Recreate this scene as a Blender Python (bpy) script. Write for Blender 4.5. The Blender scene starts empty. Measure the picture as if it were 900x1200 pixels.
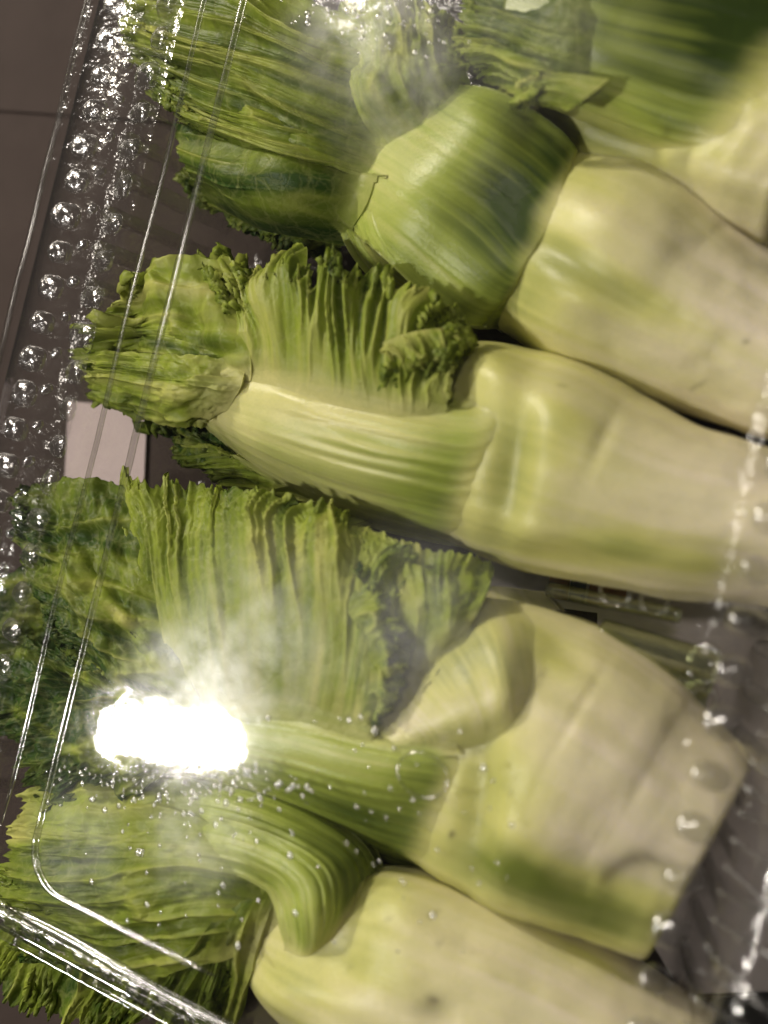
import bpy, bmesh, math, random
import numpy as np
from mathutils import Vector, Matrix
from mathutils.bvhtree import BVHTree

# ------------------------------------------------------------------ camera
F, T, DIST, H = 1300.0, math.radians(27), 0.2145, 0.050      # focal length in photo pixels, tilt, distance, lid height
_roll = math.atan2(.24, .97)
_c, _s = math.cos(_roll), math.sin(_roll)
VD = np.array([-math.sin(T), 0, -math.cos(T)])
VA = np.array([math.cos(T), 0, -math.sin(T)])
WY = np.array([0, 1.0, 0])
VR = _c * VA + _s * WY
VU = -_s * VA + _c * WY
CAM = np.array([0, 0, H]) - VD * DIST

scene = bpy.context.scene
col = scene.collection
cam_d = bpy.data.cameras.new('camera')
cam = bpy.data.objects.new('camera', cam_d)
col.objects.link(cam)
m = Matrix.Identity(4)
for i in range(3):
    m[i][0], m[i][1], m[i][2], m[i][3] = VR[i], VU[i], -VD[i], CAM[i]
cam.matrix_world = m
cam_d.sensor_fit = 'VERTICAL'
cam_d.sensor_height = 36
cam_d.lens = F / 1200 * 36
cam_d.clip_start, cam_d.clip_end = .005, 20
cam_d.dof.use_dof = True
cam_d.dof.focus_distance = .255
cam_d.dof.aperture_fstop = 7.5
scene.camera = cam

# ------------------------------------------------------------------ light
world = bpy.data.worlds.new('World')
scene.world = world
world.use_nodes = True
bg = world.node_tree.nodes['Background']
bg.inputs[0].default_value = (1.0, .93, .85, 1)
bg.inputs[1].default_value = .035


def unproj(px, py, z):
    v = VD + (px - 450) / F * VR - (py - 600) / F * VU
    return CAM + v * (z - CAM[2]) / v[2]


def lamp(name, px, py, dist, sx, sy, power, colr):
    """an area lamp standing where the lid mirrors it at the photo point (px, py)"""
    p = unproj(px, py, H)
    v = p - CAM
    v = v / np.linalg.norm(v)
    r = v * np.array([1, 1, -1])
    L = bpy.data.lights.new(name, 'AREA')
    L.shape = 'RECTANGLE'
    L.size, L.size_y = sx, sy
    L.energy = power
    L.color = colr
    o = bpy.data.objects.new(name, L)
    col.objects.link(o)
    o.location = p + r * dist
    zz = Vector(r)
    xx = Vector(VR)
    xx = (xx - zz * xx.dot(zz)).normalized()               # long side level in the mirror image
    yy = zz.cross(xx)
    o.rotation_euler = Matrix((xx, yy, zz)).transposed().to_euler()
    return o


lamp('shelf_lamp', 203, 862, .60, .084, .026, 2.0, (1, .94, .86))
lamp('shelf_lamp', 40, -170, .95, .110, .070, 9.0, (1, .90, .76))
lamp('ceiling_or_fill_lamp', 440, -62, 1.6, .17, .10, 3.0, (1, .92, .82))
lamp('ceiling_or_fill_lamp', -150, 1750, 1.7, .20, .12, .8, (1, .91, .80))  # unseen lamp added for more glints on the ribs
lamp('ceiling_or_fill_lamp', 1480, 560, 1.5, .20, .12, 3.4, (1, .91, .80))  # unseen fill added to lift the shadowed right side

scene.view_settings.view_transform = 'Standard'
scene.view_settings.look = 'None'
scene.view_settings.exposure = .16
scene.view_settings.gamma = 1
scene.render.engine = 'CYCLES'
cy = scene.cycles
cy.use_denoising = True
cy.max_bounces = 6
cy.diffuse_bounces = 3
cy.use_adaptive_sampling = True
cy.adaptive_threshold = .03
cy.transparent_max_bounces = 32
cy.transmission_bounces = 10
cy.caustics_reflective = True
cy.caustics_refractive = False
cy.sample_clamp_indirect = 6
cy.blur_glossy = .3

# ------------------------------------------------------------------ numeric helpers
def P(a):
    """array (..,3) of photo px, py and height in mm -> world metres"""
    a = np.asarray(a, float)
    v = VD + ((a[..., 0:1] - 450) / F) * VR - ((a[..., 1:2] - 600) / F) * VU
    return CAM + v * ((a[..., 2:3] / 1000 - CAM[2]) / v[..., 2:3])


def Q(p):
    v = p - CAM
    k = v @ VD
    return np.stack([450 + F * (v @ VR) / k, 600 - F * (v @ VU) / k], -1), k


def _hash(ix, iy, iz, seed):
    n = (ix * 374761393 + iy * 668265263 + iz * 2147483647 + seed * 1274126177) & 0xffffffff
    n = ((n ^ (n >> 13)) * 1274126177) & 0xffffffff
    n = ((n ^ (n >> 16)) * 2246822519) & 0xffffffff
    return ((n ^ (n >> 15)) & 0xffff) / 65535.0


def vnoise(x, y, z=0.0, seed=0):
    x, y, z = np.broadcast_arrays(np.asarray(x, float), np.asarray(y, float), np.asarray(z, float))
    i = [np.floor(t).astype(np.int64) for t in (x, y, z)]
    f = [t - k for t, k in zip((x, y, z), i)]
    f = [t * t * t * (t * (t * 6 - 15) + 10) for t in f]
    out = 0
    for dx in (0, 1):
        for dy in (0, 1):
            for dz in (0, 1):
                w = (f[0] if dx else 1 - f[0]) * (f[1] if dy else 1 - f[1]) * (f[2] if dz else 1 - f[2])
                out = out + w * _hash(i[0] + dx, i[1] + dy, i[2] + dz, seed)
    return out * 2 - 1


def fbm(x, y, z=0.0, seed=0, o=3):
    r, a = 0, 1.0
    for k in range(o):
        r = r + a * vnoise(np.asarray(x) * 2 ** k, np.asarray(y) * 2 ** k, np.asarray(z) * 2 ** k, seed + k)
        a *= .5
    return r


def catmull(ctrl, n):
    """interpolate along axis 0"""
    c = np.asarray(ctrl, float)
    k = len(c)
    c = np.concatenate([2 * c[:1] - c[1:2], c, 2 * c[-1:] - c[-2:-1]])
    t = np.linspace(0, k - 1, n)
    i = np.minimum(t.astype(int), k - 2)
    f = (t - i).reshape((-1,) + (1,) * (c.ndim - 1))
    p0, p1, p2, p3 = c[i], c[i + 1], c[i + 2], c[i + 3]
    return .5 * (2 * p1 + (p2 - p0) * f + (2 * p0 - 5 * p1 + 4 * p2 - p3) * f ** 2 + (3 * p1 - p0 - 3 * p2 + p3) * f ** 3)


def sstep(a, b, x):
    t = np.clip((x - a) / (b - a), 0, 1)
    return t * t * (3 - 2 * t)


def grid_normals(g):
    du = np.gradient(g, axis=0)
    dv = np.gradient(g, axis=1)
    n = np.cross(du, dv)
    n /= np.linalg.norm(n, axis=-1, keepdims=True) + 1e-12
    if n[..., 2].mean() < 0:
        n = -n
    return n


def make_mesh(name, verts, faces, mats, parent=None, smooth=True, cols=None, uv=None):
    me = bpy.data.meshes.new(name)
    me.from_pydata([tuple(v) for v in verts], [], [tuple(f) for f in faces])
    if smooth:
        me.shade_smooth()
    for mt in (mats if isinstance(mats, (list, tuple)) else [mats]):
        me.materials.append(mt)
    if cols is not None:
        at = me.attributes.new('tone', 'FLOAT_COLOR', 'POINT')
        at.data.foreach_set('color', np.ascontiguousarray(cols, np.float32).ravel())
    o = bpy.data.objects.new(name, me)
    col.objects.link(o)
    o.parent = parent
    return o


def empty(name, loc=(0, 0, 0)):
    o = bpy.data.objects.new(name, None)
    o.empty_display_size = .01
    o.location = loc
    col.objects.link(o)
    return o


def tag(o, label, cat, group=None, kind=None):
    if label:
        o['label'] = label
    if cat:
        o['category'] = cat
    if group:
        o['group'] = group
    if kind:
        o['kind'] = kind
    return o


def local(o, parent):
    """keep world-space vertices right below an Empty that is not at the origin"""
    o.matrix_parent_inverse = Matrix.Translation(-parent.location)


# ------------------------------------------------------------------ materials
def nodes(name):
    mt = bpy.data.materials.new(name)
    mt.use_nodes = True
    nt = mt.node_tree
    nt.nodes.clear()
    out = nt.nodes.new('ShaderNodeOutputMaterial')

    def N(t, **kw):
        n = nt.nodes.new(t)
        for k, v in kw.items():
            if k.startswith('_'):
                n.inputs[int(k[1:])].default_value = v
            elif hasattr(n, k):
                setattr(n, k, v)
        return n

    def L(a, b):
        nt.links.new(a, b)
    return mt, out, N, L


def math_node(N, L, op, a, b=None):
    n = N('ShaderNodeMath', operation=op)
    for i, x in enumerate((a, b)):
        if x is None:
            continue
        if isinstance(x, (int, float)):
            n.inputs[i].default_value = x
        else:
            L(x, n.inputs[i])
    return n.outputs[0]


def mix_col(N, L, fac, a, b, mode='MIX'):
    n = N('ShaderNodeMix', data_type='RGBA', blend_type=mode)
    for i, x in ((0, fac), (6, a), (7, b)):
        if isinstance(x, (int, float)):
            n.inputs[i].default_value = x
        elif isinstance(x, tuple):
            n.inputs[i].default_value = (*x, 1) if len(x) == 3 else x
        else:
            L(x, n.inputs[i])
    return n.outputs[2]


RAMP = {'stem': ((.76, .68, .52), (.58, .57, .20), (.16, .20, .03)),
        'stalk': ((.62, .60, .25), (.34, .41, .075), (.040, .070, .009)),  # stalk deep end darkened to carry the collar's shaded side
        'leaf': ((.64, .63, .19), (.33, .41, .045), (.040, .090, .010))}


def albedo(kind, tone, rib, br):
    """tone 0 pale .. 1 deep green, rib: pale vein, br: bruise -> base colour"""
    r = np.array(RAMP[kind])
    t = np.clip(tone, 0, 1)[..., None]
    c = np.where(t < .5, r[0] + (r[1] - r[0]) * t * 2, r[1] + (r[2] - r[1]) * (t * 2 - 1))
    vein = .6 * r[0] + .4 * r[1]
    c = c + (vein - c) * (.75 * rib)[..., None]
    c = c + (np.array([.045, .030, .014]) - c) * np.clip(br, 0, 1)[..., None]
    return np.concatenate([c, np.ones_like(t)], -1)


def veg_material(name, rough=.42, sss=.25, transl=.0, cell=0.0, blotch=.5, fine=.5, spec=.4, bst=.35):
    mt, out, N, L = nodes(name)
    at = N('ShaderNodeAttribute', attribute_name='tone')
    geo = N('ShaderNodeNewGeometry')
    no = N('ShaderNodeTexNoise', _2=240.0, _3=4.0, _4=.6)
    no2 = N('ShaderNodeTexNoise', _2=1600.0, _3=3.0, _4=.6)
    no3 = N('ShaderNodeTexNoise', _2=70.0, _3=3.0, _4=.6)
    for n in (no, no2, no3):
        L(geo.outputs['Position'], n.inputs['Vector'])
    m1 = mix_col(N, L, no3.outputs[0], (1 - blotch * .75, 1 - blotch * .6, 1 - blotch * .9), (1 + blotch * .7, 1 + blotch * .55, 1 + blotch * .8))
    m2 = mix_col(N, L, no.outputs[0], (1 - fine * .5, 1 - fine * .42, 1 - fine * .6), (1 + fine * .5, 1 + fine * .42, 1 + fine * .6))
    m3 = mix_col(N, L, no2.outputs[0], (.90, .91, .88), (1.10, 1.09, 1.12))
    c = mix_col(N, L, 1.0, at.outputs['Color'], m1, 'MULTIPLY')
    c = mix_col(N, L, 1.0, c, m2, 'MULTIPLY')
    c = mix_col(N, L, 1.0, c, m3, 'MULTIPLY')
    hgt = math_node(N, L, 'MULTIPLY', no2.outputs[0], .6)
    if cell:
        wn = N('ShaderNodeMix', data_type='VECTOR')
        wn.inputs[0].default_value = .005
        L(geo.outputs['Position'], wn.inputs[4])
        L(no.outputs['Color'], wn.inputs[5])
        for (sc_, am, wd) in ((cell, .22, .07), (cell * 2.6, .13, .10)):
            vo = N('ShaderNodeTexVoronoi', feature='DISTANCE_TO_EDGE')
            vo.inputs['Scale'].default_value = sc_
            L(wn.outputs[1], vo.inputs['Vector'])
            mr = N('ShaderNodeMapRange', _1=0.0, _2=wd, _3=1.0, _4=0.0)
            L(vo.outputs['Distance'], mr.inputs[0])
            c = mix_col(N, L, math_node(N, L, 'MULTIPLY', mr.outputs[0], am), c, (.50, .52, .18))
            hgt = math_node(N, L, 'SUBTRACT', hgt, math_node(N, L, 'MULTIPLY', mr.outputs[0], .7))
    bump = N('ShaderNodeBump')
    bump.inputs['Strength'].default_value = bst
    bump.inputs['Distance'].default_value = .0005
    L(hgt, bump.inputs['Height'])
    b = N('ShaderNodeBsdfPrincipled')
    L(c, b.inputs['Base Color'])
    b.inputs['Roughness'].default_value = rough
    b.inputs['Specular IOR Level'].default_value = spec
    b.inputs['Subsurface Weight'].default_value = sss
    b.inputs['Subsurface Radius'].default_value = (1, .95, .4)
    b.inputs['Subsurface Scale'].default_value = .003
    L(bump.outputs[0], b.inputs['Normal'])
    sh = b.outputs[0]
    if transl:
        tr = N('ShaderNodeBsdfTranslucent')
        L(c, tr.inputs[0])
        mx = N('ShaderNodeMixShader', _0=transl)
        L(sh, mx.inputs[1])
        L(tr.outputs[0], mx.inputs[2])
        sh = mx.outputs[0]
    L(sh, out.inputs[0])
    return mt


M_STEM = veg_material('stem_flesh', rough=.36, sss=.4, blotch=.14, fine=.14)
M_PETI = veg_material('leaf_stalk_flesh', rough=.34, sss=.35, blotch=.2, fine=.2)
M_LEAF = veg_material('leaf_blade', rough=.42, sss=.0, transl=.34, cell=120.0, blotch=.35, fine=.22, spec=.22, bst=.16)
KIND = {M_STEM.name: 'stem', M_PETI.name: 'stalk', M_LEAF.name: 'leaf'}


def plastic_material(name, rough, fog_glare=False, refl=.07, tint=(.985, .985, .98), wave=(55.0, .0012, .12)):
    """thin clear sheet: mirror part after its angle, the rest goes straight through"""
    mt, out, N, L = nodes(name)
    lw = N('ShaderNodeLayerWeight')
    f = math_node(N, L, 'POWER', lw.outputs['Facing'], 4.0)
    f = math_node(N, L, 'MULTIPLY', f, .85)
    f = math_node(N, L, 'ADD', f, refl)
    geo = N('ShaderNodeNewGeometry')
    no = N('ShaderNodeTexNoise', _2=wave[0], _3=3.0)
    L(geo.outputs['Position'], no.inputs['Vector'])
    bump = N('ShaderNodeBump')
    bump.inputs['Strength'].default_value = wave[2]
    bump.inputs['Distance'].default_value = wave[1]
    L(no.outputs[0], bump.inputs['Height'])
    tr = N('ShaderNodeBsdfTransparent')
    tr.inputs[0].default_value = (*tint, 1)
    gl = N('ShaderNodeBsdfGlossy')
    gl.inputs['Roughness'].default_value = rough
    L(bump.outputs[0], gl.inputs['Normal'])
    base = tr.outputs[0]
    if fog_glare:
        # condensation patches that also paint the lamp's halo and a reflected veil
        fac = None
        for (px, py, rx, amt) in fog_glare:
            q = unproj(px, py, H)
            vm = N('ShaderNodeVectorMath', operation='DISTANCE')
            L(geo.outputs['Position'], vm.inputs[0])
            vm.inputs[1].default_value = tuple(q)
            mr = N('ShaderNodeMapRange', interpolation_type='SMOOTHSTEP', _1=0.0, _2=rx, _3=amt, _4=0.0)
            L(vm.outputs['Value'], mr.inputs[0])
            fac = mr.outputs[0] if fac is None else math_node(N, L, 'MAXIMUM', fac, mr.outputs[0])
        n2 = N('ShaderNodeTexNoise', _2=120.0, _3=5.0, _4=.6)
        L(geo.outputs['Position'], n2.inputs['Vector'])
        mr2 = N('ShaderNodeMapRange', _1=.30, _2=.68, _3=.15, _4=1.0)
        L(n2.outputs[0], mr2.inputs[0])
        fac = math_node(N, L, 'MULTIPLY', fac, mr2.outputs[0])
        g2 = N('ShaderNodeBsdfGlossy')
        g2.inputs['Roughness'].default_value = .36
        d2 = N('ShaderNodeBsdfDiffuse')
        d2.inputs[0].default_value = (.8, .8, .78, 1)
        mf = N('ShaderNodeMixShader', _0=.5)
        L(g2.outputs[0], mf.inputs[1])
        L(d2.outputs[0], mf.inputs[2])
        mb = N('ShaderNodeMixShader')
        L(fac, mb.inputs[0])
        L(base, mb.inputs[1])
        L(mf.outputs[0], mb.inputs[2])
        base = mb.outputs[0]
    mx = N('ShaderNodeMixShader')
    L(f, mx.inputs[0])
    L(base, mx.inputs[1])
    L(gl.outputs[0], mx.inputs[2])
    L(mx.outputs[0], out.inputs[0])
    return mt


FOG_GLARE = [(215, 905, .014, .07), (240, 810, .027, .30), (300, 740, .028, .18), (500, 740, .030, .17), (440, 20, .028, .22), (480, 90, .026, .16),
       (230, 985, .018, .12), (640, 20, .03, .10), (90, 1000, .02, .08)]
M_LID = plastic_material('clear_plastic_fog_glare', .06, FOG_GLARE, wave=(70.0, .0012, .11))
M_WALL = plastic_material('clear_plastic_crinkled', .13, refl=.085, wave=(300.0, .0012, .45))
M_PLASTIC = plastic_material('clear_plastic', .05, refl=.09)
M_TRAY = plastic_material('clear_plastic_tray', .15, refl=.11, tint=(.96, .96, .95), wave=(260.0, .0012, .55))
M_TRIB = plastic_material('clear_plastic_tray_rib', .24, refl=.22, tint=(.93, .93, .92), wave=(400.0, .0006, .5))


def glass_material(name):
    mt, out, N, L = nodes(name)
    b = N('ShaderNodeBsdfGlass')
    b.inputs['Roughness'].default_value = .04
    b.inputs['IOR'].default_value = 1.45
    L(b.outputs[0], out.inputs[0])
    return mt


M_RIB = plastic_material('clear_plastic_rib', .19, refl=.28, tint=(.95, .95, .94), wave=(700.0, .0006, .6))
M_RIBS = plastic_material('clear_plastic_smooth_rib', .22, refl=.30, tint=(.95, .95, .94), wave=(200.0, .0004, .2))
M_BEAD = plastic_material('clear_plastic_bead', .14, refl=.16, tint=(.93, .93, .92))
M_DROP = glass_material('water')


def plain_material(name, c1, c2, scale, rough, bumpd=.0003):
    mt, out, N, L = nodes(name)
    geo = N('ShaderNodeNewGeometry')
    no = N('ShaderNodeTexNoise', _2=scale, _3=5.0, _4=.6)
    L(geo.outputs['Position'], no.inputs['Vector'])
    c = mix_col(N, L, no.outputs[0], c1, c2)
    b = N('ShaderNodeBsdfPrincipled')
    L(c, b.inputs['Base Color'])
    b.inputs['Roughness'].default_value = rough
    b.inputs['Specular IOR Level'].default_value = .15
    bump = N('ShaderNodeBump')
    bump.inputs['Strength'].default_value = .3
    bump.inputs['Distance'].default_value = bumpd
    L(no.outputs[0], bump.inputs['Height'])
    L(bump.outputs[0], b.inputs['Normal'])
    L(b.outputs[0], out.inputs[0])
    return mt


M_TABLE = plain_material('mauve_counter', (.030, .021, .018), (.052, .038, .033), 60.0, .8)
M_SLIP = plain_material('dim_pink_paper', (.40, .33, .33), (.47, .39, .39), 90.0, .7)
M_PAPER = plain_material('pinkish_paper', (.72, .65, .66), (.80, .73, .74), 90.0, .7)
M_BLACK = plain_material('black_rubber', (.012, .011, .010), (.02, .018, .016), 90.0, .6)
M_ORANGE = plain_material('orange_print', (.42, .17, .06), (.50, .24, .10), 200.0, .5)
M_BLUE = plain_material('blue_print', (.08, .12, .25), (.12, .17, .32), 200.0, .5)
M_TEAL = plain_material('teal_print', (.03, .18, .20), (.05, .24, .25), 200.0, .5)


# ------------------------------------------------------------------ setting
def box(name, x0, x1, y0, y1, z0, z1, mat, parent=None, bev=0.0):
    bm = bmesh.new()
    bmesh.ops.create_cube(bm, size=1)
    for v in bm.verts:
        v.co = Vector(((x0 + x1) / 2 + v.co.x * (x1 - x0), (y0 + y1) / 2 + v.co.y * (y1 - y0), (z0 + z1) / 2 + v.co.z * (z1 - z0)))
    if bev:
        bmesh.ops.bevel(bm, geom=bm.edges[:], offset=bev, segments=2, affect='EDGES')
    me = bpy.data.meshes.new(name)
    bm.to_mesh(me)
    bm.free()
    me.materials.append(mat)
    o = bpy.data.objects.new(name, me)
    col.objects.link(o)
    o.parent = parent
    return o


table = box('table', -.8, .8, -.8, .8, -.030, -.0008, M_TABLE)
tag(table, None, None, kind='structure')
gy = unproj(0, 132, 0)[1]
for (y0, y1) in ((-.8, gy - .0007), (gy + .0007, gy + .30), (gy + .3014, .8)):
    box('counter_panel', -.8, .8, y0, y1, -.0006, 0, M_TABLE, table, .0002)

# ------------------------------------------------------------------ the clear box
XL, XR, YB, YT = -.083, .066, -.1052, .135
OUTX = {}


def rrect(x0, x1, y0, y1, r, seg=14, step=.004):
    """closed outline, counter-clockwise, with outward normals"""
    pts = []
    for (cx, cy, a0) in ((x1 - r, y1 - r, 0), (x0 + r, y1 - r, 90), (x0 + r, y0 + r, 180), (x1 - r, y0 + r, 270)):
        for k in range(seg + 1):
            a = math.radians(a0 + 90 * k / seg)
            pts.append((cx + r * math.cos(a), cy + r * math.sin(a), math.cos(a), math.sin(a)))
    out = []
    n = len(pts)
    for i in range(n):
        p, q = pts[i], pts[(i + 1) % n]
        d = math.hypot(q[0] - p[0], q[1] - p[1])
        k = max(1, int(d / step))
        for j in range(k):
            t = j / k
            out.append(tuple(p[m_] + (q[m_] - p[m_]) * t for m_ in range(4)))
    return np.array(out)


def swept(name, profile, mat, parent, fill_first=False, x=(XL, XR), y=(YB, YT), r=.012, wide=True, noise=0, wall=None):
    """profile: list of (offset outward, z); the flange is wide on the two long sides and narrow on the short ones"""
    o = rrect(x[0], x[1], y[0], y[1], r)
    V, Fc = [], []
    n = len(o)
    for (off, z) in profile:
        kx = 1.0
        ky = .30 if wide else 1.0
        for (px, py, nx, ny) in o:
            V.append((px + nx * off * kx, py + ny * off * ky, z))
    V = np.array(V)
    if noise:
        V[:, 2] += noise * fbm(V[:, 0] * 60, V[:, 1] * 60, 0, 5)
    for k in range(len(profile) - 1):
        for i in range(n):
            j = (i + 1) % n
            Fc.append((k * n + i, k * n + j, (k + 1) * n + j, (k + 1) * n + i))
    if fill_first:                                       # flat panel with verts of its own, so that it shades flat
        V = np.concatenate([V, V[:n]])
        Fc.append(tuple(range(len(V) - n, len(V))))
    o = make_mesh(name, V, Fc, mat, parent)
    if wall is not None:
        o.data.materials.append(wall)
        o.data.materials.append(M_PLASTIC)
        for p in o.data.polygons[:-1]:
            p.material_index = 2 if (p.center.y < YB + .004 and p.center.x > XL + .008) else 1
    return o


pack = empty('clamshell_box', ((XL + XR) / 2, (YB + YT) / 2, 0))
tag(pack, 'clear plastic hinged box with ribbed rim holding the pale green shoots', 'plastic box')
ZF = H - .0065                                        # flange height
lid = swept('lid', [(-.003, H), (-.0010, H - .0001), (.0004, H - .0006), (.0022, H - .0022), (.018, H - .0062),
                    (.021, ZF), (.031, ZF), (.0325, ZF + .0012), (.034, ZF), (.0342, ZF - .0025)], M_LID, pack, True, wall=M_WALL)
local(lid, pack)
tray = swept('tray', [(-.010, .0022), (-.006, .0026), (-.003, .0045), (.001, .010), (.010, H - .016), (.014, ZF - .0030),
                      (.018, ZF - .0022), (.0325, ZF - .0022), (.0335, ZF - .006)], M_TRAY, pack, True)
local(tray, pack)


def tube(name, pts, rad, mat, parent, seg=8, closed=False):
    pts = [Vector(p) for p in pts]
    V, Fc = [], []
    n = len(pts)
    for i, p in enumerate(pts):
        a = pts[(i - 1) % n] if (closed or i > 0) else p
        b = pts[(i + 1) % n] if (closed or i < n - 1) else p
        t = (b - a).normalized()
        s = t.cross(Vector((0, 0, 1)))
        s = s.normalized() if s.length > 1e-6 else Vector((1, 0, 0))
        w = s.cross(t)
        rr = rad if (closed or 0 < i < n - 1) else rad * .3
        for k in range(seg):
            an = 2 * math.pi * k / seg
            V.append(p + s * rr * math.cos(an) + w * rr * math.sin(an))
    for i in range(n if closed else n - 1):
        for k in range(seg):
            a, b = i, (i + 1) % n
            Fc.append((a * seg + k, a * seg + (k + 1) % seg, b * seg + (k + 1) % seg, b * seg + k))
    if not closed:
        Fc.append(tuple(range(seg))[::-1])
        Fc.append(tuple((n - 1) * seg + k for k in range(seg)))
    return make_mesh(name, V, Fc, mat, parent)


rng = random.Random(7)
# raised bead round the lid panel, and the outer one beside it on the hinge side
def u_line(x0, y0, x_end, y_end, r, z, jit=0.0):
    pts = [(x0, y_end - k * .006) for k in range(int((y_end - y0 - r) / .006) + 1)]
    pts += [(x0 + r - r * math.cos(a), y0 + r - r * math.sin(a)) for a in np.linspace(0, math.pi / 2, 9)]
    x = x0 + r + .006
    while x < x_end:
        pts.append((x, y0))
        x += .006
    return [(a, b, z + jit * rng.random()) for a, b in pts]


tube('bead', u_line(-.0637, -.0972, -.010, YT - .012, .010, H + .0001, .0002), .0008, M_BEAD, lid)
tube('bead', [(-.0745 + .0003 * math.sin(k), -.088 + k * .011, H) for k in range(20)], .0006, M_BEAD, lid)
# bright shoulder bead along the outer edge
tube('shoulder', [(x, YB + .0006 * math.sin(x * 90), H - .0006) for x in np.arange(-.068, .058, .005)], .0012, M_BEAD, lid)
for xr in (XL - .0335,):
    tube('rim', [(xr + .0002 * math.sin(k * 1.7), YB - .004 + k * .008, ZF + .0004) for k in range(31)], .0008, M_BEAD, lid)
# round mould mark on the panel
c_ = P([495, 908, 50.2])
tube('mould_mark', [(c_[0] + .0052 * math.cos(a), c_[1] + .0040 * math.sin(a), H + .0002) for a in np.linspace(0, 2 * math.pi, 40)[:-1]],
     .00028, M_BEAD, lid, closed=True)


def rib_mesh(name, length, width, hgt, drop):
    """hollow half-capsule laid down a sloping shoulder; x runs outward"""
    nu, nv = 22, 12
    V, Fc = [], []
    for i in range(nu + 1):
        s = i / nu
        e = min(1, min(s, 1 - s) / (.5 * width / length) if length > 0 else 1)
        e = math.sqrt(max(0, 1 - (1 - e) ** 2))
        w_ = width / 2 * (.25 + .75 * e)
        for j in range(nv + 1):
            a = math.pi * j / nv
            V.append((s * length, -math.cos(a) * w_, -drop * s + hgt * e * math.sin(a) + .00012 * math.sin(9 * s + j)))
    for i in range(nu):
        for j in range(nv):
            k = i * (nv + 1) + j
            Fc.append((k, k + nv + 1, k + nv + 2, k + 1))
    me = bpy.data.meshes.new(name)
    me.from_pydata(V, [], Fc)
    me.shade_smooth()
    return me


def place(me, name, loc, rz, parent, mat=None, sc=(1, 1, 1)):
    if mat and not me.materials:
        me.materials.append(mat)
    o = bpy.data.objects.new(name, me)
    col.objects.link(o)
    o.parent = parent
    o.location = Vector(loc) - pack.location
    o.rotation_euler = (rng.uniform(-.04, .04), rng.uniform(-.04, .04), rz + rng.uniform(-.05, .05))
    k_ = rng.uniform(.82, 1.15)
    o.scale = (sc[0] * k_, sc[1] * rng.uniform(.85, 1.12), sc[2] * rng.uniform(.75, 1.25))
    return o


rib_long = rib_mesh('rib', .026, .0062, .0022, .0062)
rib_mid = rib_mesh('rib', .0085, .0058, .0022, .0034)
rib_right = rib_mesh('rib', .0060, .0054, .0026, .0020)
rib_out = rib_mesh('rib', .0085, .0064, .0022, .0004)
stud = rib_mesh('stud', .0040, .0036, .0018, .0)


def pad_mesh(name, lx, ly, hgt, drop):
    n = 16
    V, Fc = [], []
    for i in range(n + 1):
        for j in range(n + 1):
            a, b = i / n * 2 - 1, j / n * 2 - 1
            e = (1 - abs(a) ** 2.5) * (1 - abs(b) ** 3.5)
            V.append(((a + 1) / 2 * lx, b * ly / 2, -drop * (a + 1) / 2 + hgt * e ** .8))
    for i in range(n):
        for j in range(n):
            k = i * (n + 1) + j
            Fc.append((k, k + n + 1, k + n + 2, k + 1))
    me = bpy.data.meshes.new(name)
    me.from_pydata(V, [], Fc)
    me.shade_smooth()
    return me


pad = pad_mesh('pad', .0046, .0058, .0016, .0020)
stud_s = rib_mesh('stud', .0040, .0036, .0018, .0)
PIT = .0088


def fix(o):
    o.matrix_parent_inverse = Matrix.Identity(4)


lid.matrix_parent_inverse = Matrix.Translation(-pack.location)
y = YB + .014
while y < YT - .01:
    place(rib_mid, 'rib', (XL - .0005, y, H - .0012), math.pi, lid, M_RIB)
    place(rib_out, 'rib', (XL - .0185, y + .0012, ZF + .0002), math.pi, lid, M_RIB)
    place(stud, 'stud', (XL - .0130, y - .0044, H - .0050), math.pi + .6, lid, M_RIB, (.8, .7, .7))
    y += PIT
y = YB + .014
while y < YT - .01:
    place(rib_right, 'rib', (XR + .0005, y, H - .0012), 0, lid, M_RIBS)
    y += PIT
x = XL + .013
while x < XR - .01:
    place(pad, 'pad', (x, YB - .0016, H - .0026), -math.pi / 2, lid, M_RIBS)
    place(stud_s, 'stud', (x + .0042, YB - .0066, H - .0048), -math.pi / 2, lid, M_RIBS, (.6, .6, .6))
    x += .0078
for o in lid.children:
    if o.name.startswith(('rib', 'stud', 'pad')) and not o.name.startswith('rim'):
        o.location = o.location + pack.location          # lid keeps world-space vertices
# snap latch on the tray wall past the cut stem ends
M_LATCH = plastic_material('clear_plastic_latch', .14, refl=.30, tint=(.90, .95, .70), wave=(260.0, .0008, .4))  # greenish tint paints the leaves' reflection into the plastic
for (a_, b_, r_) in (((702, 742, 26), (842, 782, 26), .0030), ((722, 772, 22), (835, 806, 22), .0024), ((748, 800, 18), (828, 826, 18), .0022), ((640, 690, 20), (800, 722, 22), .0016)):
    p_, q_ = P(a_), P(b_)
    tube('latch_bar', [p_ + (q_ - p_) * t for t in (0, .02, .06, .12, .3, .5, .7, .88, .94, .98, 1)], r_, M_LATCH, tray, seg=12)
for (px_, py_, z_, r_) in ((722, 690, 24, .0030), (768, 702, 24, .0026), (826, 778, 27, .0030), (818, 822, 24, .0032)):
    c0 = P([px_, py_, z_])
    tube('latch_ring', [(c0[0] + r_ * math.cos(t), c0[1] + r_ * 1.15 * math.sin(t), c0[2] + .0006 * math.sin(2 * t)) for t in np.linspace(0, 2 * math.pi, 28)[:-1]], .0006, M_BEAD, tray, closed=True)
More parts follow.
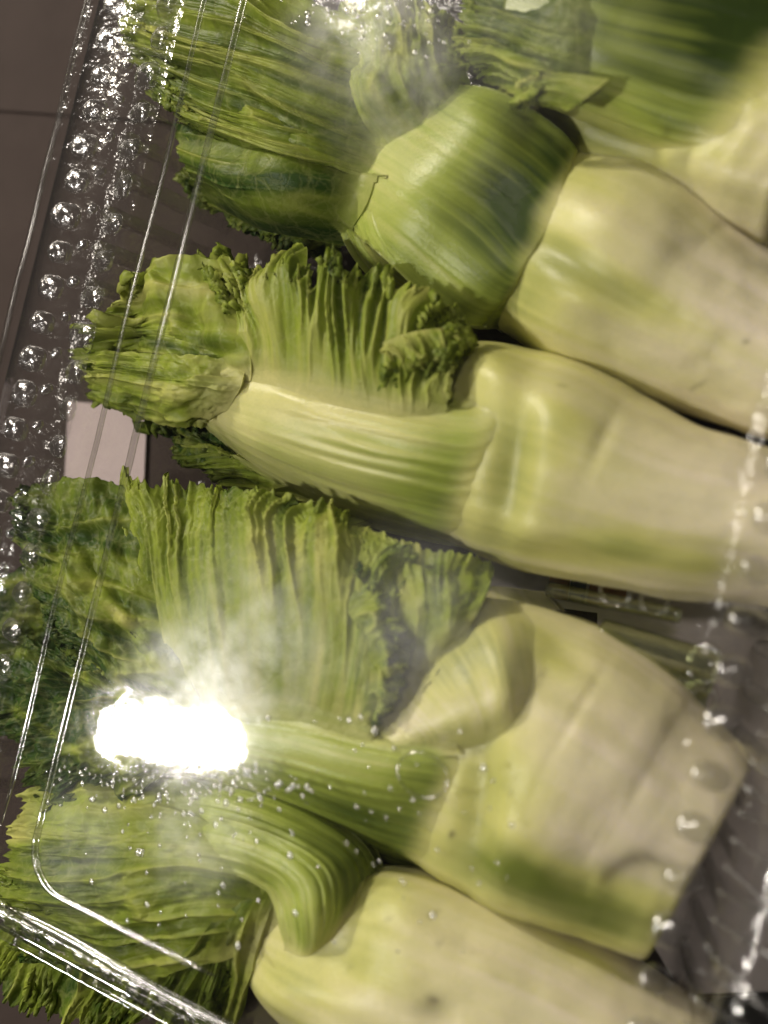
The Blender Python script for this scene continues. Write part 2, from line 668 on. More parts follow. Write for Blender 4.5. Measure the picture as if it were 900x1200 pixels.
# ribs pressed into the tray: across the floor and up the hinge-side wall
rib_floor = rib_mesh('floor_rib', .050, .0016, .0011, 0)
for k in range(46):
    yy = YB + .012 + k * .0048
    if -.035 < yy < .045:
        continue
    o = place(rib_floor, 'floor_rib', (XL + .012, yy, .0026), 0, tray, M_TRIB)
    o.location = o.location + pack.location
    o = place(rib_floor, 'floor_rib', (XR - .008, yy, .0026), math.pi, tray, M_TRIB)
    o.location = o.location + pack.location
rib_flange = rib_mesh('flange_rib', .024, .0013, .0007, 0)
for k in range(52):
    o = place(rib_flange, 'flange_rib', (XR + .0085, YB + .006 + k * .0046, ZF - .0016), -.25 + .2 * math.sin(k * 1.9), tray, M_TRIB)
    o.location = o.location + pack.location
rib_wall = rib_mesh('wall_rib', .034, .0040, .0012, 0)
y = YB + .018
while y < YT - .01:
    for sx, x0 in (((math.pi, XL - .0015),) if not -.03 < y < .03 else ()) + ((0, XR + .0015),):
        o = place(rib_wall, 'wall_rib', (x0, y, .008), sx, tray, M_TRIB)
        o.location = o.location + pack.location
        o.rotation_euler[1] = -math.radians(73)
    y += PIT

# ------------------------------------------------------------------ vegetable builders
def sculpt(g, nrm, spots):
    """raise or press the camera-side surface round photo points: (px, py, sx, sy, angle, mm)"""
    q, _ = Q(g)
    up = np.clip(nrm @ (-VD) * 3 + .3, 0, 1)
    h = np.zeros(g.shape[:-1])
    for (px, py, sx, sy, an, mm) in spots:
        a = math.radians(an)
        dx, dy = q[..., 0] - px, q[..., 1] - py
        e1 = (dx * math.cos(a) + dy * math.sin(a)) / sx
        e2 = (-dx * math.sin(a) + dy * math.cos(a)) / sy
        h += mm / 1000 * np.exp(-(e1 ** 2 + e2 ** 2))
    return g + nrm * (h * up)[..., None]


def dab(q, spots):
    """sum of soft spots in photo coordinates"""
    h = np.zeros(q.shape[:-1])
    for (px, py, sx, sy, an, am) in spots:
        a = math.radians(an)
        dx, dy = q[..., 0] - px, q[..., 1] - py
        e1 = (dx * math.cos(a) + dy * math.sin(a)) / sx
        e2 = (-dx * math.sin(a) + dy * math.cos(a)) / sy
        h += am * np.exp(-(e1 ** 2 + e2 ** 2))
    return h


def grid_faces(nu, nv, wrap=False):
    Fc = []
    for i in range(nu - 1):
        for j in range(nv if wrap else nv - 1):
            k = (j + 1) % nv
            Fc.append((i * nv + j, i * nv + k, (i + 1) * nv + k, (i + 1) * nv + j))
    return Fc


BODY = {}


def register(parent, V, Fc, C):
    BODY.setdefault(parent.name, []).append((BVHTree.FromPolygons([tuple(v) for v in V], Fc), Fc, C))


def melt(parent, g, colr, k, weight, kc=2.6):
    """let a sheet grow out of the flesh below it: soft maximum of the two heights, with the colour following"""
    for (tree, Fc, C) in BODY.get(parent.name, []):
        idx = np.argwhere(weight > .01)
        for (i, j) in idx:
            x, y, z = g[i, j]
            hit = tree.ray_cast(Vector((x, y, .12)), Vector((0, 0, -1)))
            if hit[0] is None:
                continue
            zs = hit[0].z
            h = min(1, max(0, .5 + .5 * (z - zs) / k))
            hc = min(1, max(0, (z - zs + .5 * k) / (kc * k)))
            if hc >= 1 and h >= 1:
                continue
            zn = zs + (z - zs) * h + k * h * (1 - h) - .0005 * (1 - h)
            w = weight[i, j]
            g[i, j, 2] = z + (zn - z) * w
            cs = C[list(Fc[hit[2]])].mean(0)
            t = hc * hc * (3 - 2 * hc)
            colr[i, j] += (cs - colr[i, j]) * (1 - t) * w
    return g, colr


def stem(parent, axis, spots=(), green=(), base_tone=.10, bruise=(), seed=1, nu=150, nv=120, flat=2.08, green_start=.5, over=.0):
    """axis: (px, py, z mm, half-width px, half-height mm); last rows close the cut end"""
    a = np.array(axis, float)
    s = catmull(a, nu)
    c = P(s[:, :3])
    _, k = Q(c)
    rw = s[:, 3] * k / F
    rh = s[:, 4] / 1000
    tg = np.gradient(c, axis=0)
    tg /= np.linalg.norm(tg, axis=1, keepdims=True)
    up = np.array([0, 0, 1.0])
    sd = np.cross(tg, up)
    sd /= np.linalg.norm(sd, axis=1, keepdims=True)
    up2 = np.cross(sd, tg)
    th = np.linspace(0, 2 * np.pi, nv, endpoint=False)
    ce, se = np.cos(th), np.sin(th)
    pw = 2 / flat
    ce = np.sign(ce) * np.abs(ce) ** pw
    se = np.sign(se) * np.abs(se) ** pw
    # rounded ends
    u = np.linspace(0, 1, nu)
    g = c[:, None] + sd[:, None] * (rw[:, None] * ce)[..., None] + up2[:, None] * (rh[:, None] * se)[..., None]
    nr = sd[:, None] * (ce / 1)[None, :, None] * rh[:, None, None] + up2[:, None] * se[None, :, None] * rw[:, None, None]
    nr /= np.linalg.norm(nr, axis=-1, keepdims=True) + 1e-9
    # shallow lengthwise furrows and lumps
    x = u[:, None] * 6
    lum = fbm(x + 0 * th, ce[None] * 1.3 + 9, se[None] * 1.3, seed, 3)
    fur = vnoise(u[:, None] * 2 + 0 * th, np.cos(th)[None] * 5, np.sin(th)[None] * 5, seed + 9)
    fine = vnoise(u[:, None] * 3 + 0 * th, np.cos(th)[None] * 30, np.sin(th)[None] * 30, seed + 19)
    g = g + nr * (.0006 * lum + .0004 * fur + .00009 * fine)[..., None]
    g = g + tg[:, None] * (over * sstep(.80, 1, u)[:, None] * rh[:, None] * (1.2 * sstep(-.75, .15, se) - .8)[None])[..., None]
    g = sculpt(g, nr, spots)
    # cut end: inset rings
    rings = [g]
    cc = g[-1].mean(0)
    t_ = tg[-1]
    for (sc_, ad) in ((.985, .0006), (.95, .0011), (.88, .0013), (.6, .0010), (.3, .0009), (.02, .0009)):
        rings.append((cc + (g[-1] - cc) * sc_ + t_ * ad)[None])
    c0 = g[0].mean(0)
    rings.insert(0, (c0 + (g[0] - c0) * .02 - tg[0] * .004)[None])
    rings.insert(1, (c0 + (g[0] - c0) * .7 - tg[0] * .003)[None])
    G = np.concatenate(rings)
    NU = len(G)
    q, _ = Q(G)
    tone = base_tone + green_start * (1 - sstep(.1, .85, np.linspace(0, 1, NU)))[:, None] + dab(q, green) \
        + .10 * vnoise(np.linspace(0, 1, NU)[:, None] * 3 + 0 * th, np.cos(th)[None] * 9, np.sin(th)[None] * 9, seed + 31)
    br = np.clip(dab(q, bruise), 0, 1)
    tone = tone + .07 * vnoise(np.linspace(0, 1, NU)[:, None] * 5 + 0 * th, np.cos(th)[None] * 34, np.sin(th)[None] * 34, seed + 41)
    colr = albedo('stem', tone, 0 * tone, br)
    register(parent, G.reshape(-1, 3), grid_faces(NU, nv, True), colr.reshape(-1, 4))
    o = make_mesh('stem', G.reshape(-1, 3), grid_faces(NU, nv, True), M_STEM, parent, cols=colr.reshape(-1, 4))
    local(o, parent)
    return o


def blade(name, parent, ctrl, nu=110, nv=110, mat=None, thick=.0007, pleats=0, amp=1.2, amp_u=(0.0, 1.0), sharp=1.0, jag=0.0,
          jag_f=30, side_jag=0.0, pucker=0.0, pk_f=7, tone=.5, tone_u=0.0, tone_v=0.0, ribtone=.8, spots=(), green=(), seed=1,
          curl=0.0, warp=.35, lump=0.0, bruise=(), streak=0.0, pw=1.0, base_pale=.0, sway=14.0, k_melt=None):
    """a sheet through control rows (u) x columns (v) of (px, py, z mm); pleats run along u"""
    c = np.array(ctrl, float)
    u1 = np.linspace(0, 1, nu) ** pw
    v1 = np.linspace(0, 1, nv)
    fine = catmull(np.swapaxes(catmull(c, 160), 0, 1), 160)          # [v, u]
    fine = np.swapaxes(fine, 0, 1)
    U, V = np.meshgrid(u1, v1, indexing='ij')
    # ragged far edge: shorten each column by a jagged amount
    if jag:
        j = .5 + .5 * vnoise(V * jag_f, 3.1, 0, seed + 3) * .6 + .3 * vnoise(V * jag_f * 2.7, 1.7, 0, seed + 4) + .25 * vnoise(V * jag_f * 6, 5.7, 0, seed + 5)
        Ue = U * (1 - jag * np.clip(j, 0, 1.2) * U ** 2)
    else:
        Ue = U
    if side_jag:
        j1 = .5 + .5 * vnoise(U * jag_f, 8.1, 0, seed + 6) + .3 * vnoise(U * jag_f * 2.9, 2.7, 0, seed + 7)
        Ve = .5 + (V - .5) * (1 - side_jag * j1 * np.abs(2 * V - 1) ** 4)
    else:
        Ve = V
    fu, fv = np.clip(Ue, 0, 1) * 159, np.clip(Ve, 0, 1) * 159
    iu, iv = np.minimum(fu.astype(int), 158), np.minimum(fv.astype(int), 158)
    a, b = (fu - iu)[..., None], (fv - iv)[..., None]
    px = fine[iu, iv] * (1 - a) * (1 - b) + fine[iu + 1, iv] * a * (1 - b) + fine[iu, iv + 1] * (1 - a) * b + fine[iu + 1, iv + 1] * a * b
    if pleats:                                               # strands lean and cross a little towards their tips
        px = px.copy()
        px[..., 0] += sway * U ** 2 * fbm(V * pleats * .45, U * 1.8, 0, seed + 70, 2)
        px[..., 1] += sway * .7 * U ** 2 * fbm(V * pleats * .45, U * 1.8, 3.3, seed + 72, 2)
    g = P(px)
    n = grid_normals(g)
    h = np.zeros_like(U)
    rib = np.zeros_like(U)
    env = sstep(amp_u[0], amp_u[1], U)
    if pleats:
        vw = V + .06 * fbm(V * 3, U * 1.5, 0, seed, 2)

        def ridged(f, sd):                                   # irregular soft ridges that run along u
            q_ = vnoise(vw * f, U * 1.1, 0, sd)
            return 1 - np.minimum(1, np.abs(q_) * 2.1) ** .8
        s1 = ridged(pleats * 1.15, seed + 50)
        s2 = ridged(pleats * 2.3, seed + 51)
        s3_ = ridged(pleats * 5.0, seed + 52)
        br_ = sstep(.25, .8, U)                              # ridges fork towards the edge
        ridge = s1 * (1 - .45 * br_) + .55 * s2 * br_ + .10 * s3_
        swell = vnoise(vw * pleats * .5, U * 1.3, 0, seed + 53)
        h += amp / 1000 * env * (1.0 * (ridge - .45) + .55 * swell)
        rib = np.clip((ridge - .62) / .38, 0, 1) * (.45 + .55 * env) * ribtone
    if pucker:
        h += pucker / 1000 * fbm(U * pk_f, V * pk_f, 0, seed + 11, 3) * (.4 + .6 * env)
    if lump:
        h += lump / 1000 * fbm(U * 2.3, V * 2.3, 0, seed + 14, 2)
    if streak:
        h += streak / 1000 * vnoise(V * 34, U * 2, 0, seed + 21) * (1 - sstep(.6, .92, U)) * sstep(0, .3, U)
    g = g + n * h[..., None]
    if curl:                                                 # frilly wave along the far edge
        g[..., 2] += curl / 1000 * (U ** 4) * vnoise(V * 14, U * 3, 0, seed + 17)
    n = grid_normals(g)
    g = sculpt(g, n, spots)
    q, _ = Q(g)
    t = tone - base_pale * (1 - sstep(0, .5, U)) + tone_u * (U - .5) + tone_v * (V - .5) + dab(q, green) + .13 * fbm(U * 4, V * 4, 0, seed + 25, 3)
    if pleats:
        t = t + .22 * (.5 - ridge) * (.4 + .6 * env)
    if pleats:
        t = t + .20 * vnoise(V * pleats * 2.6, U * 1.1, 0, seed + 60) + .10 * vnoise(V * pleats * 6, U * 1.6, 0, seed + 61)
    if streak:
        t = t + .09 * vnoise(V * 40, U * 2.2, 0, seed + 26) + .09 * vnoise(V * 100, U * 3, 0, seed + 27)
    br = np.clip(dab(q, bruise), 0, 1)
    kind = KIND[(mat or M_LEAF).name]
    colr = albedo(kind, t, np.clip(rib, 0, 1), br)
    if kind == 'leaf':
        g, colr = melt(parent, g, colr, k_melt or .0045, 1 - sstep(.35, .65, U))
    else:
        g, colr = melt(parent, g, colr, k_melt or .0055, np.ones_like(U), 1.1)
    n = grid_normals(g)
    back = g - n * thick if kind == 'leaf' else g - np.array([0, 0, thick])
    G = np.concatenate([g.reshape(-1, 3), back.reshape(-1, 3)])
    f1 = grid_faces(nu, nv)
    off = nu * nv
    f2 = [(d_ + off, c_2 + off, b_ + off, a_ + off) for (a_, b_, c_2, d_) in f1]
    bd = [j for j in range(nv)] + [i * nv + nv - 1 for i in range(1, nu)] + [(nu - 1) * nv + j for j in range(nv - 2, -1, -1)] + [i * nv for i in range(nu - 2, 0, -1)]
    f3 = [(bd[k], bd[(k + 1) % len(bd)], bd[(k + 1) % len(bd)] + off, bd[k] + off) for k in range(len(bd))]
    C2 = np.concatenate([colr.reshape(-1, 4)] * 2)
    if kind != 'leaf':
        register(parent, g.reshape(-1, 3), f1, colr.reshape(-1, 4))
    o = make_mesh(name, G, f1 + f2 + f3, mat or M_LEAF, parent, cols=C2)
    local(o, parent)
    return o


def shoot(px, py, label):
    p = P([px, py, 8.0])
    e = empty('mustard_shoot', (p[0], p[1], .003))
    tag(e, label, 'vegetable', 'leafy shoots packed side by side in the box')
    return e


# =================================================================== shoot in the middle (pale, fully lit)
s3 = shoot(720, 575, 'pale shoot with yellow-green comb-like frill, between the square-collared shoot and the largest one')
stem(s3, [(400, 500, 18, 55, 10), (470, 505, 20, 95, 13), (560, 520, 23, 118, 17), (640, 545, 25, 128, 20.5), (720, 574, 25, 114, 20), (800, 600, 24, 102, 19.5),
          (880, 615, 23, 94, 19), (960, 635, 23, 90, 18), (1060, 662, 23, 84, 17)],
     spots=[(575, 440, 45, 28, 20, 3.2), (655, 505, 60, 60, 0, 1.6), (600, 545, 22, 90, 10, -2.6), (705, 520, 8, 40, 25, -.5), (620, 625, 60, 18, 10, 1.2)],
     green=[(600, 560, 40, 70, 10, .35), (740, 640, 60, 22, 10, .40), (660, 490, 50, 20, 20, .22), (820, 660, 40, 30, 0, .3), (570, 430, 40, 30, 0, .12), (700, 650, 90, 20, 5, .2)],
     bruise=[(659, 452, 3, 2, 0, .8)], seed=3, base_tone=.06)
blade('leaf_stalk', s3,
      [[(262, 425, 38), (248, 450, 40), (240, 480, 36), (238, 500, 30), (246, 512, 22)],
       [(330, 415, 38), (320, 460, 44), (308, 510, 42), (308, 545, 34), (322, 566, 22)],
       [(410, 420, 38), (405, 475, 46), (398, 540, 44), (400, 585, 35), (414, 610, 20)],
       [(485, 440, 38), (490, 495, 46.5), (488, 560, 44), (486, 610, 34), (496, 632, 18)],
       [(548, 455, 37), (560, 505, 44), (555, 570, 40), (545, 620, 32), (548, 640, 16)],
       [(598, 448, 34), (606, 490, 37.5), (597, 540, 34.5), (580, 600, 29), (564, 642, 14)],
       [(612, 450, 24), (622, 490, 25), (612, 545, 24), (590, 605, 18), (568, 648, 8)]],
      mat=M_PETI, thick=.003, tone=.34, tone_u=.55, tone_v=.25, streak=.26, lump=.5, seed=21, nu=130, nv=130,
      green=[(560, 560, 60, 60, 0, .28), (360, 480, 60, 25, 25, -.18), (280, 440, 30, 20, 0, -.1), (520, 600, 60, 30, 10, .15)],
      spots=[(345, 470, 40, 12, 25, .8), (420, 520, 60, 10, 25, .5)])
blade('leaf', s3,
      [[(262, 470, 33), (312, 495, 35), (368, 522, 37), (425, 535, 38), (475, 532, 38), (530, 510, 38)],
       [(258, 405, 43), (310, 412, 45), (370, 428, 46.8), (425, 448, 47.2), (475, 462, 47), (528, 462, 45.5)],
       [(245, 340, 41), (300, 330, 43), (370, 330, 45), (430, 348, 45), (490, 378, 44), (540, 415, 42)],
       [(225, 288, 36), (300, 268, 38), (375, 278, 40), (440, 305, 40), (515, 345, 40), (552, 390, 40)]],
      pleats=17, amp=2.5, amp_u=(.2, .6), sharp=1.1, jag=.30, jag_f=30, tone=.48, tone_u=.22, base_pale=.26, seed=5, nu=130, nv=280, curl=5, side_jag=.05, warp=.4,
      green=[(500, 430, 40, 30, 0, .2), (260, 320, 60, 40, 0, -.12), (340, 330, 30, 40, 0, .14)])
blade('leaf', s3,
      [[(440, 405, 46), (470, 392, 46.5), (505, 385, 46), (530, 385, 44)],
       [(448, 430, 46.5), (478, 420, 47), (512, 408, 46), (538, 398, 44)],
       [(436, 470, 44), (478, 462, 46), (508, 445, 45), (532, 412, 43)]],
      pleats=6, amp=1.8, sharp=1.0, amp_u=(0, .3), jag=.42, jag_f=12, tone=.48, tone_u=.3, seed=55, nu=70, nv=140, side_jag=.2)
blade('leaf', s3,
      [[(300, 448, 40), (298, 410, 42), (292, 360, 42), (272, 305, 39)],
       [(225, 440, 43), (225, 400, 45), (222, 355, 45), (210, 305, 41)],
       [(155, 428, 41), (155, 390, 44), (162, 350, 43), (170, 315, 40)],
       [(88, 440, 38), (94, 402, 40), (112, 366, 40), (140, 338, 38)]],
      pleats=4, amp=1.6, amp_u=(0, .4), sharp=.8, pucker=4.2, pk_f=2.6, jag=.16, jag_f=9, tone=.34, seed=6, side_jag=.08, curl=3, nv=130,
      green=[(190, 402, 50, 10, 20, .45), (250, 400, 25, 30, 0, .2)])
blade('leaf', s3,
      [[(290, 425, 41), (284, 455, 43), (272, 482, 38), (255, 495, 30)],
       [(230, 415, 43), (228, 448, 46), (225, 478, 42), (222, 503, 32)],
       [(165, 412, 42), (162, 440, 44), (160, 468, 40), (165, 492, 30)],
       [(86, 415, 38), (86, 436, 39), (94, 455, 36), (108, 472, 28)]],
      pleats=5, amp=1.8, amp_u=(0, .3), sharp=1.0, pucker=.9, jag=.06, tone=.34, seed=7, side_jag=.05,
      green=[(268, 440, 18, 30, 0, .4), (225, 470, 40, 14, 5, -.14), (170, 480, 70, 8, 15, .3)], nv=120)
blade('leaf', s3,
      [[(470, 610, 22), (440, 600, 26), (400, 585, 27), (340, 562, 27), (280, 535, 26)],
       [(400, 625, 20), (365, 600, 25), (325, 580, 27), (285, 550, 27), (245, 522, 25)],
       [(330, 650, 12), (285, 605, 18), (250, 575, 22), (225, 550, 22), (200, 525, 20)]],
      pleats=8, amp=2.8, amp_u=(0, .5), sharp=1.2, jag=.1, tone=.50, tone_u=.15, seed=8, nv=160)

# =================================================================== shoot under the fogged lid (largest frill)
s4 = shoot(690, 930, 'largest shoot, broad fan-shaped frill under the fogged lamp glare and a wide blunt stem')
stem(s4, [(430, 840, 18, 90, 10), (510, 850, 20, 150, 14), (590, 878, 24, 172, 19), (670, 915, 25, 176, 21.5), (740, 956, 24, 158, 20.5), (800, 992, 23, 134, 18)],
     spots=[(600, 760, 45, 70, -35, 1.5), (640, 900, 70, 90, 20, 1.0), (560, 950, 25, 80, 5, -3.2), (610, 985, 60, 40, 15, 1.2), (690, 790, 60, 12, 38, -.6), (680, 830, 6, 60, 30, -.35)],
     green=[(555, 780, 45, 70, -20, .42), (640, 770, 70, 22, 40, .22), (570, 940, 40, 80, 10, .35), (690, 1060, 120, 40, 15, .75), (720, 1090, 80, 25, 15, .3), (600, 1020, 60, 30, 20, .4), (620, 960, 30, 60, 0, .18)],  # dabs along the lower edge paint the stem's shaded underside
     bruise=[(730, 1012, 30, 10, -25, .55), (765, 1008, 20, 7, 10, .5), (710, 1030, 14, 9, -40, .4), (638, 788, 4, 3, 0, .7), (530, 977, 4, 3, 0, .8)], seed=4, base_tone=.07, green_start=.5, over=.4)
blade('leaf_stalk', s4,
      [[(130, 815, 32), (125, 838, 36), (125, 870, 36), (135, 900, 32), (150, 915, 22)],
       [(230, 805, 38), (228, 840, 42), (228, 880, 41), (235, 918, 34), (245, 935, 22)],
       [(340, 815, 40), (335, 855, 45.5), (335, 905, 44), (338, 945, 34), (345, 968, 20)],
       [(420, 835, 38), (420, 876, 46), (420, 930, 44), (422, 978, 32), (428, 1002, 16)],
       [(500, 860, 39), (505, 892, 44.5), (500, 945, 41), (492, 1000, 32), (494, 1022, 12)],
       [(556, 868, 35), (560, 900, 37), (556, 950, 34), (545, 1005, 27), (536, 1034, 10)],
       [(574, 870, 24), (582, 905, 25), (576, 955, 23), (560, 1012, 16), (544, 1044, 5)]],
      mat=M_PETI, thick=.003, tone=.48, tone_u=.36, tone_v=.28, streak=.24, lump=.5, seed=31, nu=140, nv=130,
      green=[(520, 940, 60, 60, 0, .22), (460, 860, 50, 20, 10, -.15), (420, 960, 100, 25, 25, .25)], bruise=[(532, 974, 4, 3, 0, .6)])
blade('bud_lobe', s4,
      [[(640, 690, 12), (565, 688, 25), (505, 730, 32), (458, 790, 35), (425, 838, 36)],
       [(668, 735, 24), (592, 742, 42), (540, 782, 45), (495, 825, 45), (450, 862, 43)],
       [(668, 790, 27), (606, 812, 45.5), (568, 838, 46.5), (522, 858, 46), (466, 874, 43)],
       [(640, 850, 26), (605, 866, 38), (572, 878, 38), (530, 884, 38), (474, 886, 36)]],
      mat=M_STEM, thick=.003, tone=.46, seed=33, streak=.03, lump=.6, tone_v=.1,
      green=[(545, 770, 40, 60, 30, .25), (470, 845, 40, 20, 0, -.2), (590, 868, 50, 6, -10, .25)])
blade('leaf', s4,
      [[(215, 905, 36), (262, 898, 38), (305, 895, 39), (345, 898, 40), (390, 905, 40), (440, 905, 40)],
       [(195, 785, 43.5), (235, 765, 46), (295, 755, 47), (360, 762, 47), (412, 792, 47), (442, 825, 46)],
       [(165, 690, 42), (215, 670, 45), (290, 655, 46.5), (365, 665, 46.5), (430, 705, 46), (458, 772, 43)],
       [(155, 615, 39), (210, 600, 43), (290, 595, 45), (370, 612, 45), (445, 655, 44), (468, 742, 41)],
       [(150, 545, 34), (215, 555, 38), (300, 568, 41), (385, 592, 41), (470, 632, 40), (482, 712, 38)]],
      pleats=13, amp=2.9, amp_u=(0.15, .75), sharp=1.0, jag=.12, jag_f=36, tone=.54, tone_u=.14, base_pale=.26, seed=9, nu=160, nv=320, curl=2, pucker=.5, pk_f=12,
      green=[(190, 640, 50, 70, 0, .25), (300, 640, 90, 50, 0, -.20), (440, 760, 40, 60, 0, .2), (420, 840, 50, 20, 0, -.1)])
blade('leaf', s4,
      [[(418, 852, 46.5), (432, 805, 47.2), (430, 762, 47.2), (410, 722, 47.2), (380, 690, 46.5)],
       [(440, 848, 46), (452, 800, 47), (455, 755, 47), (440, 708, 46.5), (412, 668, 45)],
       [(452, 842, 42), (474, 798, 42), (480, 748, 42), (470, 690, 42), (440, 640, 41)]],
      pleats=8, amp=2.2, amp_u=(0, .5), sharp=1.0, jag=.55, jag_f=16, tone=.56, tone_u=.25, seed=91, nu=80, nv=180)
blade('leaf', s4,
      [[(380, 830, 30), (440, 835, 33), (485, 830, 34), (525, 800, 33)],
       [(400, 740, 40), (455, 750, 43), (508, 752, 44), (556, 735, 41)],
       [(395, 660, 40), (450, 672, 43.5), (512, 688, 43.5), (572, 696, 38)],
       [(375, 600, 33), (445, 618, 36), (520, 638, 36), (580, 660, 28)]],
      pleats=4, amp=1.3, amp_u=(0, .8), sharp=.6, pucker=.8, pk_f=5, jag=.05, tone=.52, seed=10, nv=130, lump=1.2, green=[(540, 690, 40, 40, 0, .12)])
blade('leaf', s4,
      [[(255, 870, 42), (225, 800, 44), (195, 735, 44.5), (180, 660, 42), (180, 575, 38)],
       [(190, 842, 42), (150, 780, 45), (125, 715, 45.5), (115, 640, 43), (120, 560, 38)],
       [(130, 805, 40), (95, 748, 44), (70, 692, 44), (58, 630, 41), (62, 562, 36)],
       [(60, 772, 36), (38, 730, 40), (18, 680, 40), (12, 622, 37), (28, 570, 33)]],
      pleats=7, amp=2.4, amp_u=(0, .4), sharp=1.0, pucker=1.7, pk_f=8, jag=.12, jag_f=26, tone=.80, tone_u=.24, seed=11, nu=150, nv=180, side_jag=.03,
      spots=[(150, 730, 10, 90, -38, 1.2)], green=[(150, 735, 10, 100, -38, -.4), (110, 700, 8, 60, -55, -.25)])
blade('leaf', s4,
      [[(270, 875, 40), (235, 855, 42), (195, 828, 42), (155, 800, 41), (118, 776, 38)],
       [(205, 905, 39), (165, 872, 43.5), (132, 832, 43.5), (95, 795, 42), (65, 757, 38)],
       [(120, 935, 37), (92, 895, 42.5), (62, 845, 42.5), (35, 795, 41), (12, 740, 37)],
       [(50, 965, 33), (24, 920, 38), (-2, 860, 38), (-26, 800, 37), (-34, 725, 34)]],
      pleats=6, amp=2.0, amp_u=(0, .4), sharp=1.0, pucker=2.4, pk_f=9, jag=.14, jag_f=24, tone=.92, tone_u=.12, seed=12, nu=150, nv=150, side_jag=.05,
      green=[(110, 800, 90, 7, 22, -.45), (60, 860, 90, 6, 35, -.35), (150, 885, 80, 7, 5, -.35)])
blade('leaf', s4,
      [[(160, 700, 30), (120, 690, 32), (80, 670, 32), (60, 640, 31)],
       [(110, 760, 28), (70, 740, 32), (35, 710, 32), (15, 670, 31)],
       [(60, 800, 25), (20, 775, 29), (-20, 740, 30), (-40, 690, 28)],
       [(20, 840, 22), (-20, 810, 25), (-60, 770, 26), (-70, 700, 25)]],
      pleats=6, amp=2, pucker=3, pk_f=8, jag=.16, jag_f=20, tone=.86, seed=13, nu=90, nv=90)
blade('leaf', s4,
      [[(300, 560, 20), (262, 552, 22), (232, 540, 22), (205, 522, 22)],
       [(300, 530, 20), (262, 520, 24), (225, 512, 25), (190, 508, 24)],
       [(270, 490, 18), (240, 488, 22), (205, 490, 23), (165, 500, 22)]],
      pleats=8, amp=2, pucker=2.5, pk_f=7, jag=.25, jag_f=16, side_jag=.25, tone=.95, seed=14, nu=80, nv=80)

# =================================================================== lowest shoot
s5 = shoot(560, 1150, 'shoot with a thumb-shaped stalk lobe and brown bruise, packed against the bright box edge')
stem(s5, [(320, 1085, 20, 55, 12), (385, 1110, 23, 95, 17), (470, 1145, 25, 128, 20.5), (560, 1180, 25, 135, 21), (650, 1218, 24, 132, 20), (740, 1262, 23, 120, 18.5), (800, 1290, 22, 108, 16)],
     spots=[(470, 1060, 45, 40, 20, 2.2), (400, 1120, 30, 40, 0, -1.8), (330, 1165, 50, 26, 25, 2.0), (530, 1170, 40, 30, 0, -.8), (590, 1100, 70, 14, 24, .5)],
     green=[(440, 1060, 40, 50, 0, .28), (350, 1150, 50, 40, 0, .22), (430, 1130, 50, 25, 20, .2), (690, 1125, 60, 14, 22, .25)],
     bruise=[(500, 1180, 24, 14, 0, .40), (508, 1172, 8, 6, 30, .45), (375, 1152, 3, 2, 0, .8), (516, 1104, 4, 3, 0, .6), (508, 1070, 5, 3, 0, .5), (455, 1078, 4, 3, 0, .4)], seed=5, base_tone=.09, green_start=.3)
blade('leaf_stalk', s5,
      [[(110, 905, 30), (105, 930, 33), (110, 955, 35), (120, 980, 36), (140, 1010, 35)],
       [(240, 910, 34), (242, 938, 41), (245, 965, 44), (250, 992, 45), (258, 1020, 43)],
       [(340, 935, 34), (334, 965, 42), (325, 990, 45), (316, 1015, 46), (305, 1042, 43)],
       [(425, 990, 30), (402, 1005, 40), (372, 1024, 45.5), (345, 1042, 46), (318, 1062, 42)],
       [(440, 1045, 28), (412, 1058, 39), (382, 1070, 45), (354, 1080, 45), (328, 1088, 41)],
       [(412, 1100, 28), (396, 1105, 36), (376, 1110, 41), (358, 1110, 41), (342, 1108, 37)],
       [(398, 1118, 22), (388, 1124, 28), (374, 1127, 32), (360, 1124, 32), (348, 1118, 28)]],
      mat=M_PETI, thick=.003, tone=.50, tone_u=.05, tone_v=-.16, streak=.34, lump=.5, seed=41, nu=140, nv=120,
      green=[(420, 1050, 25, 50, -20, .22), (375, 1100, 20, 30, 0, -.2)])
blade('leaf', s5,
      [[(345, 985, 34), (340, 1010, 36), (335, 1045, 37), (330, 1080, 36), (322, 1110, 33)],
       [(235, 915, 38), (232, 980, 44.5), (228, 1030, 45.5), (230, 1080, 44), (240, 1130, 40)],
       [(150, 900, 37), (140, 975, 44.5), (135, 1035, 45.5), (140, 1090, 44), (160, 1150, 40)],
       [(75, 905, 36), (62, 970, 42.5), (55, 1030, 43.5), (55, 1085, 42), (70, 1140, 38)],
       [(25, 920, 34), (8, 970, 38), (0, 1020, 38), (-2, 1070, 37), (8, 1120, 34)]],
      pleats=7, amp=3.0, amp_u=(0, .5), sharp=1.0, pucker=1.2, pk_f=7, jag=.12, jag_f=22, tone=.60, tone_v=.16, base_pale=.15, seed=15, nu=160, nv=220, side_jag=.02,
      green=[(25, 965, 20, 40, 0, -.35), (240, 960, 70, 20, 10, -.15)])
blade('leaf', s5,
      [[(325, 1040, 38), (295, 1040, 40), (262, 1030, 40), (230, 1010, 40)],
       [(305, 1105, 38), (262, 1105, 42), (215, 1095, 42), (170, 1065, 40)],
       [(290, 1165, 34), (240, 1165, 38), (185, 1150, 38), (130, 1120, 36)],
       [(272, 1235, 27), (215, 1230, 31), (150, 1215, 31), (85, 1180, 30)]],
      pleats=7, amp=3.6, amp_u=(.1, .5), sharp=1.1, jag=.16, jag_f=20, tone=.64, tone_u=.1, seed=16, nu=130, nv=200, pucker=.6)
